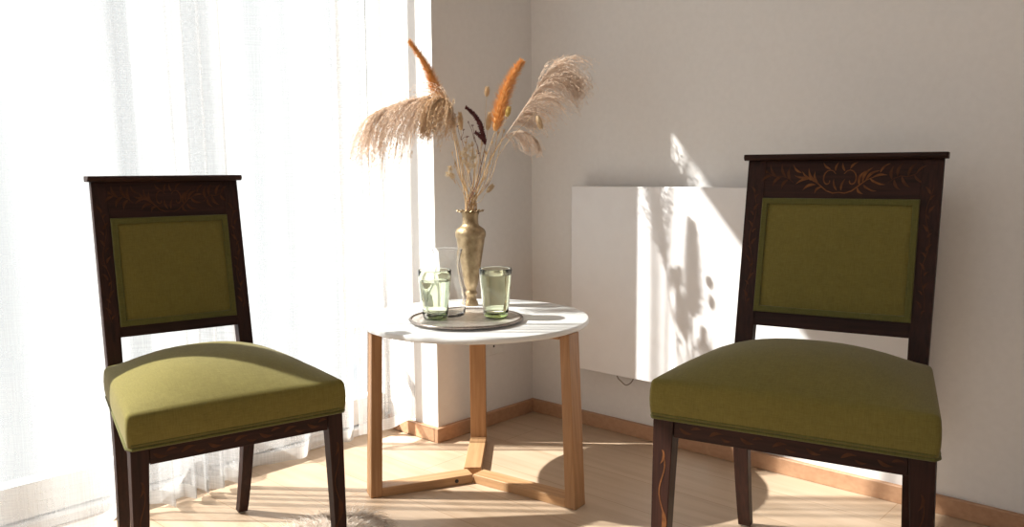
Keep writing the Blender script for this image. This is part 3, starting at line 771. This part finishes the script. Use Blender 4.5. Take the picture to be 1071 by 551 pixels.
# burgundy spike, curved like a horn
e = thing('amaranth_spike', 'dark burgundy curved flower spike in the middle of the bouquet', 'dried flower', 'dried stems in the brass vase')
pstem('stem', 7, [A(499, 190, -.02), A(505, 165, -.02), A(508, 150, -.02)], .0014, M['stalk_dark'], e)
def lumpy(mb, head, rmax, o, nb_=500, dr=.0006, L=.006):
    P = catmull(head, 12); n = len(P)
    mb.tube([p - o for p in P], [rmax * (.35 + .65 * math.sin(PI * min(1, .1 + .85 * i / (n - 1)))) * .8 for i in range(n)], 8)
    for _ in range(nb_):
        u = rnd.random(); f = u * (n - 1.001); i = int(f); p = P[i].lerp(P[i + 1], f - i); t = (P[i + 1] - P[i]).normalized(); r = rv(); r = (r - t * r.dot(t)).normalized()
        rr = rmax * (.35 + .65 * math.sin(PI * min(1, .1 + .85 * u))); spikelet(mb, p - o + r * rr * .6, r + t * .6, L * rnd.uniform(.6, 1.1), dr)
mb = MB(); lumpy(mb, [A(508, 149, -.02), A(505, 141, -.02), A(502, 130, -.02), A(496, 120, -.02), A(487, 112, -.02)], .0068, e.location, 500, .0010)
mb.raw('spike', M['burgundy'], e)
mb = MB(); lumpy(mb, [A(508, 151, -.02), A(503, 143, -.025), A(497, 138, -.03)], .0055, e.location, 200, .0010); mb.raw('lower_spike', M['burgundy'], e)

# bunny tails
def bunny(k, pts, a, b, r, mat, label, name='bunny_tail_grass', nh=420):
    e = thing(name, label, 'dried grass', 'dried stems in the brass vase')
    pstem('stem', k, pts + [a], .0008, M['stalk'], e)
    P = catmull([a, a.lerp(b, .5), b], 8); mb = MB(); n = len(P); o = e.location
    def env(u): return r * math.sin(PI * min(.97, .14 + .80 * u)) ** .7
    mb.tube([p - o for p in P], [env(i / (n - 1)) * .8 for i in range(n)], 10)
    for _ in range(nh):
        u = rnd.random(); f = u * (n - 1.001); i = int(f); p = P[i].lerp(P[i + 1], f - i); t = (P[i + 1] - P[i]).normalized(); q = rv(); q = (q - t * q.dot(t)).normalized()
        spikelet(mb, p - o + q * env(u) * .65, q * .7 + t, .006 * rnd.uniform(.7, 1.3), .0004)
    mb.raw('seed_head', mat, e); return e
bunny(8, [A(498, 180, .03), A(506, 135, .03)], A(509, 101, .03), A(509.5, 91.5, .03), .0075, M['bunny'], 'small bunny tail grass rising highest between the two orange foxtails')
bunny(9, [A(490, 185, .02), A(484, 155, .02)], A(482, 136, .02), A(481, 118, .02), .0085, M['bunny'], 'bunny tail grass just left of the burgundy spike')
bunny(10, [A(500, 180, .03), A(508, 150, .03)], A(510, 136, .03), A(512, 118, .03), .0090, M['bunny'], 'bunny tail grass between the burgundy spike and the right foxtail')
bunny(11, [A(506, 185, -.03), A(518, 150, -.04)], A(530, 122, -.04), A(532.5, 112, -.04), .0078, M['yellowpod'], 'yellow seed pod in front of the right orange foxtail')
bunny(12, [A(508, 185, -.03), A(530, 150, -.04), A(550, 128, -.04), A(560, 118, -.04)], A(562, 121, -.04), A(566, 134, -.04), .0088, M['bunny'], 'drooping oval seed head hanging before the large right plume')
bunny(13, [A(503, 210, -.02), A(507, 203, -.02)], A(509, 201, -.02), A(515.5, 194, -.02), .0066, M['bunny'], 'low seed head just above the vase rim on the right')

# cream flower sprays
def spray(k, pts, tips, mat, label, rr, L=.006, nh=70, stem_mat='stalk', name='dried_flower_spray'):
    e = thing(name, label, 'dried flower', 'dried stems in the brass vase')
    st, P = pstem('stem', k, pts, .0012, M[stem_mat], e); o = e.location; top = pts[-1]
    br_ = MB(); mb = MB()
    for tip in tips:
        c = top.lerp(tip, .5) + rv() * .003
        br_.tube([top - o - Vector((0, 0, .012)), c - o, tip - o], .0006, 5)
        if nh < 20: mb = MB()
        for _ in range(nh):
            q = rv(); spikelet(mb, tip - o + q * rr * rnd.random(), q, L * rnd.uniform(.6, 1.2), .0010)
        if nh < 20: mb.raw('bud', mat, e)
    br_.build('branchlets', M[stem_mat], e)
    if nh >= 20: mb.raw('florets', mat, e)
spray(14, [A(492, 200, -.03), A(490, 178, -.03)], [A(x, y, -.03 + rnd.uniform(-.02, .02)) for x, y in ((487, 156), (491, 153), (494, 158), (488, 163), (493, 166), (486, 169), (496, 164), (490, 172), (495, 174), (484, 161))], M['cream'], 'cream dried flower cluster in the centre above the vase mouth', .006)
spray(15, [A(486, 205, -.02), A(477, 188, -.03)], [A(469, 182, -.03), A(471, 176, -.03), A(473, 184, -.03)], M['cream'], 'tiny white fluffy seed tuft left of the stems', .005, .008, 60)
spray(16, [A(494, 195, .0), A(488, 165, .0), A(482, 142, .0)], [A(479, 132, 0), A(485, 136, 0), A(489, 143, 0)], M['burgundy'], 'thin dark twig with small buds left of the burgundy spike', .002, .004, 12, 'stalk_dark', 'dark_twig')
spray(17, [A(499, 195, -.03), A(503, 172, -.03), A(496, 142, -.03)], [A(490, 128, -.03), A(494, 131, -.03), A(501, 160, -.03)], M['burgundy'], 'thin dark bent twig in front of the burgundy spike', .002, .004, 12, 'stalk_dark', 'dark_twig')
# bare stalks crowding the mouth
bare = [(473, 160), (478, 150), (482, 165), (487, 148), (494, 150), (499, 158), (504, 148), (508, 160), (515, 150), (521, 138), (527, 136), (476, 172), (512, 170), (497, 172)]
for i, (px, py) in enumerate(bare):
    e = thing('dried_stalk', 'bare straw-coloured stalk among the stems rising from the brass vase', 'dried stalk', 'bare stalks in the brass vase')
    dy = rnd.uniform(-.05, .04)
    pstem('stem', 18 + i, [A(493 + (px - 493) * .62 + rnd.uniform(-2, 2), 188, dy * .5), A(px, py, dy)], .0015, M['stalk'], e)
    mb = MB(); tip = A(px, py, dy); o = e.location
    for _ in range(5):
        q = Vector((rnd.uniform(-.5, .5), rnd.uniform(-.5, .5), 1)); spikelet(mb, tip - o - Vector((0, 0, .012 * rnd.random())), q, .018 * rnd.uniform(.5, 1), .0014)
    mb.raw('dry_leaf', M['stalk'], e)

# ------------------------------------------------------------------ sheepskin under the left chair
tip = Vector((-.372, 1.945, 0)); ax = Vector((-.29, -.957, 0)); cen = tip + ax * .25; sd = Vector((-ax.y, ax.x, 0))
rg_ = empty('sheepskin_rug', cen); tag(rg_, 'shaggy cream and brown sheepskin on the floor under the left chair', 'rug')
poly = [ax * (.235 * math.cos(a)) + sd * (.115 * math.sin(a)) for a in [2 * PI * k / 48 for k in range(48)]]
MB().prism(poly, .0005, .007).build('hide', M['hide'], rg_, bevel=.002)
fu = MB()
for _ in range(5200):
    a = rnd.uniform(0, 2 * PI); r = math.sqrt(rnd.random()); c_, s_ = r * math.cos(a), r * math.sin(a)
    p = ax * (.235 * c_) + sd * (.115 * s_) + Vector((0, 0, .006))
    outd = (ax * (.115 * c_) + sd * (.235 * s_)); outd = outd.normalized() if outd.length > 1e-6 else ax
    d = (outd * (.25 + 1.1 * r) + rv() * .55 + Vector((0, 0, .75))).normalized(); L = rnd.uniform(.035, .075); q = p.copy(); P = [q.copy()]
    for s in range(5):
        d = (d + Vector((0, 0, -.28)) + rv() * .14).normalized(); q = q + d * L / 5; q.z = max(q.z, .002); P.append(q.copy())
    fu.tube(P, [.0007 * (1 - .17 * s) for s in range(6)], 3, False)
f_ = fu.raw('fur', M['fur'], rg_, True); f_['kind'] = 'stuff'

# ------------------------------------------------------------------ light
sd_ = Vector((1, -.057, -.943)).normalized()
sl = bpy.data.lights.new('sun', 'SUN'); sl.energy = 18.0; sl.angle = math.radians(.7); sl.color = (1.0, .97, .925)
so_ = bpy.data.objects.new('sun', sl); so_.rotation_euler = sd_.to_track_quat('-Z', 'Y').to_euler(); so_.location = (-4, 2, 4); link(so_)
wd = bpy.data.worlds.new('world'); S.world = wd; wd.use_nodes = True; nt = wd.node_tree; bg = nt.nodes['Background']
tc = N(nt, 'ShaderNodeTexCoord'); dt = N(nt, 'ShaderNodeVectorMath', operation='DOT_PRODUCT'); dv = Vector((-.75, .62, .25)).normalized(); dt.inputs[1].default_value = dv
nt.links.new(tc.outputs['Generated'], dt.inputs[0])
rp_ = N(nt, 'ShaderNodeValToRGB'); mr = N(nt, 'ShaderNodeMapRange'); mr.inputs[1].default_value = -1; mr.inputs[2].default_value = 1
nt.links.new(dt.outputs['Value'], mr.inputs[0]); nt.links.new(mr.outputs[0], rp_.inputs[0])
el = rp_.color_ramp.elements; el[0].position = .30; el[0].color = (.17, .16, .15, 1); el[1].position = .75; el[1].color = (.50, .51, .52, 1)
nt.links.new(rp_.outputs[0], bg.inputs['Color']); bg.inputs['Strength'].default_value = 2.0
S.view_settings.view_transform = 'Standard'; S.view_settings.look = 'None'; S.view_settings.gamma = 1; S.view_settings.exposure = 0; S.view_settings.use_curve_mapping = False
